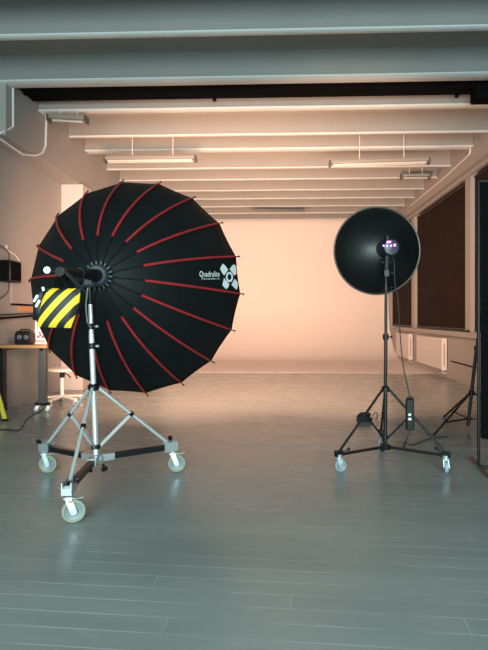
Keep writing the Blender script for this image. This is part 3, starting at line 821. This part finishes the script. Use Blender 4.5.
# swivel stool
sc=Vector((-3.09,6.95,0))
so_=thing('swivel_stool', sc,'low white swivel stool on five castors between table and pilaster','stool')
MB().lathe([(0,.47),(.17,.47),(.20,.478),(.205,.495),(.19,.512),(0,.515)],sc,(0,0,1),36).build('seat', M['white'], so_)
MB().tube([sc+Vector((0,0,.12)),sc+Vector((0,0,.40))],.026,16).build('gas_column', M['white'], so_)
MB().tube([sc+Vector((0,0,.38)),sc+Vector((0,0,.47))],.035,16).build('seat_mount', M['blackp'], so_)
MB().tube([sc+Vector((0,0,.455)),sc+Vector((.14,-.12,.43)),sc+Vector((.19,-.16,.40))],.008,8).build('lever', M['blackp'], so_)
for k in range(5):
    a=math.radians(-100+72*k); d=Vector((math.cos(a),math.sin(a),0))
    m=MB(); m.bar(sc+d*.015+Vector((0,0,.115)),sc+d*.30+Vector((0,0,.088)),.045,.03)
    am=m.build('base_arm', M['white'], so_, bevel=.006)
    castor(so_,((sc+d*.28).x,(sc+d*.28).y),.068,.027,a+1.2,'wheelc','white',.03,(.0,-.012),brake=False,fm='white')

# yellow step ladder, mostly outside the frame
l0=fl(5.5,421)
ld=thing('step_ladder', Vector((l0.x-.2,l0.y-.15,0)),'bright yellow ladder foot leaning at the lower left picture edge','ladder')
for (fx0,fy0,tx,ty_) in ((0,0,-.30,.06),(-.36,0,-.39,.06)):
    f0=l0+Vector((fx0,fy0,.02)); f1=l0+Vector((tx+ (0 if fx0==0 else 0),ty_,.92))
    m=MB(); m.bar(f0,f1,.05,.022,up=(0,1,0)); r_=m.build('rail', M['yellow'], ld, bevel=.003)
    MB().box((f0.x-.03,f0.y-.02,0),(f0.x+.03,f0.y+.02,.03)).build('rubber_foot', M['blackp'], r_, bevel=.004)
for s in (.3,.6):
    a=l0.lerp(l0+Vector((-.30,.06,.92)),s); b=(l0+Vector((-.36,0,0))).lerp(l0+Vector((-.39,.06,.92)),s)
    MB().bar(a,b,.09,.02).build('tread', M['yellow'], ld)
MB().bar(l0+Vector((-.30,.06,.92)),l0+Vector((-.39,.06,.92)),.1,.03).build('top_cap', M['blackp'], ld)

# floor cable to the table foot
g=[fl(-12,431),fl(4,430),fl(17,431),fl(22,428),fl(27,420),fl(33,415.5),fl(40,412),fl(44,409)]
for v in g: v.z=.007
tag(MB().tube(spline(g),.0065,8).build('floor_cable', M['cable']),'black cable lying on the floor from the left edge to the table foot','cable')

# wall speaker and cords
wy=6.44-.12
sp=thing('wall_speaker',(XL,wy+.13,1.85),'black box shaped speaker fixed to the left wall with looping cords','speaker')
MB().box((XL+.03,wy,1.715),(XL+.19,wy+.28,2.005)).build('cabinet', M['blackp'], sp, bevel=.015)
MB().box((XL,wy+.09,1.80),(XL+.03,wy+.19,1.92)).build('wall_bracket', M['blackm'], sp)
MB().box((XL+.045,wy-.012,1.735),(XL+.175,wy-.001,1.985)).build('grille', M['black'], sp, bevel=.004)
MB().box((XL+.19,wy+.03,1.74),(XL+.205,wy+.25,1.98)).build('side_panel', M['black'], sp, bevel=.006)
MB().tube(spline([Vector((XL+.12,wy+.1,2.0)),Vector((XL+.12,wy+.06,2.12)),Vector((XL+.05,wy-.08,2.2)),Vector((XL+.01,wy-.3,2.21))]),.008,8).build('cord', M['cable'], sp)
MB().tube(spline([Vector((XL+.12,wy+.08,1.72)),Vector((XL+.12,wy+.07,1.60)),Vector((XL+.05,wy+.02,1.50)),Vector((XL+.01,wy-.15,1.47))]),.008,8).build('cord', M['cable'], sp)
tag(MB().tube([P(XL+.012,6.6,2.18),P(XL+.014,6.9,2.12),P(XL+.012,7.0,2.05)],.008,6).tube([P(XL+.012,6.65,2.2),P(XL+.02,6.66,2.2)],.03,10).build('wall_socket', M['conduit']),'small pale cable clip on the left wall above the speaker','clip')
# pale board with dark bottom edge, rails below
wb=thing('wall_board',P(XL,7.1,1.42),'pale board with a dark lower edge on the left wall below the speaker','board')
MB().box((XL,6.66,1.44),(XL+.025,7.45,1.73)).build('panel', M['wall'], wb, bevel=.004)
MB().box((XL,6.66,1.415),(XL+.035,7.45,1.439)).build('edge_strip', M['black'], wb)
tag(MB().box((XL+.001,6.85,1.33),(XL+.02,7.5,1.405)).build('cardboard_strip', M['orange'], bevel=.003),'orange brown strip on the left wall under the pale board','strip')
rl=thing('wall_rail',P(XL,6.6,1.25),'double black rail fixed to the left wall just above table height','rail')
for dz in (0,.055):
    MB().bar((XL+.05,5.6,1.20+dz),(XL+.05,7.55,1.285+dz*.6),.03,.026 if dz==0 else .012).build('bar', M['black'], rl)
for yy in (5.9,7.3): MB().box((XL,yy,1.20),(XL+.05,yy+.03,1.29)).build('bracket', M['black'], rl)

# ------------------------------------------------------------------ lights
def area(name, loc, rot, size, energy, color, shape='DISK', size_y=None, spread=180):
    l=bpy.data.lights.new(name,'AREA'); l.shape=shape; l.size=size
    if size_y: l.size_y=size_y
    l.energy=energy; l.color=color; l.spread=math.radians(spread)
    o=bpy.data.objects.new(name,l); C.objects.link(o); o.location=loc; o.rotation_euler=rot; return o
WARM=(1.0,.555,.36)
area('umbrella_modelling_light',(-1.366,yrim-.12,ZU1),(math.radians(95),0,0),1.7,285,WARM,spread=104)
area('dish_modelling_light',(dc.x,dc.y-.03,dc.z),(math.radians(94),0,0),.66,185,WARM,spread=112)
# added area lamp for assumed daylight; the near end is open, without windows
area('assumed_near_daylight',(0,YN+.1,1.75),(math.radians(90),0,0),6.6,700,(.78,1.0,1.0),'RECTANGLE',2.8)

w=bpy.data.worlds.new('world'); S.world=w; w.use_nodes=True
w.node_tree.nodes['Background'].inputs[0].default_value=(.62,.80,.80,1)
w.node_tree.nodes['Background'].inputs[1].default_value=.30

# ------------------------------------------------------------------ camera
cd=bpy.data.cameras.new('camera'); cd.sensor_fit='HORIZONTAL'; cd.sensor_width=36; cd.lens=F/488*36
cd.shift_x=-(277-F*SH-244)/488; cd.shift_y=-8/488; cd.clip_start=.05; cd.clip_end=100
co=bpy.data.objects.new('camera',cd); C.objects.link(co)
co.location=(0,0,H); co.rotation_euler=(math.radians(90),0,YAW); S.camera=co
for o in roots:
    if 'o' in o.keys(): del o['o']
S.view_settings.view_transform='Standard'; S.view_settings.look='None'; S.view_settings.exposure=0.10; S.view_settings.gamma=1
S.view_settings.use_curve_mapping=False
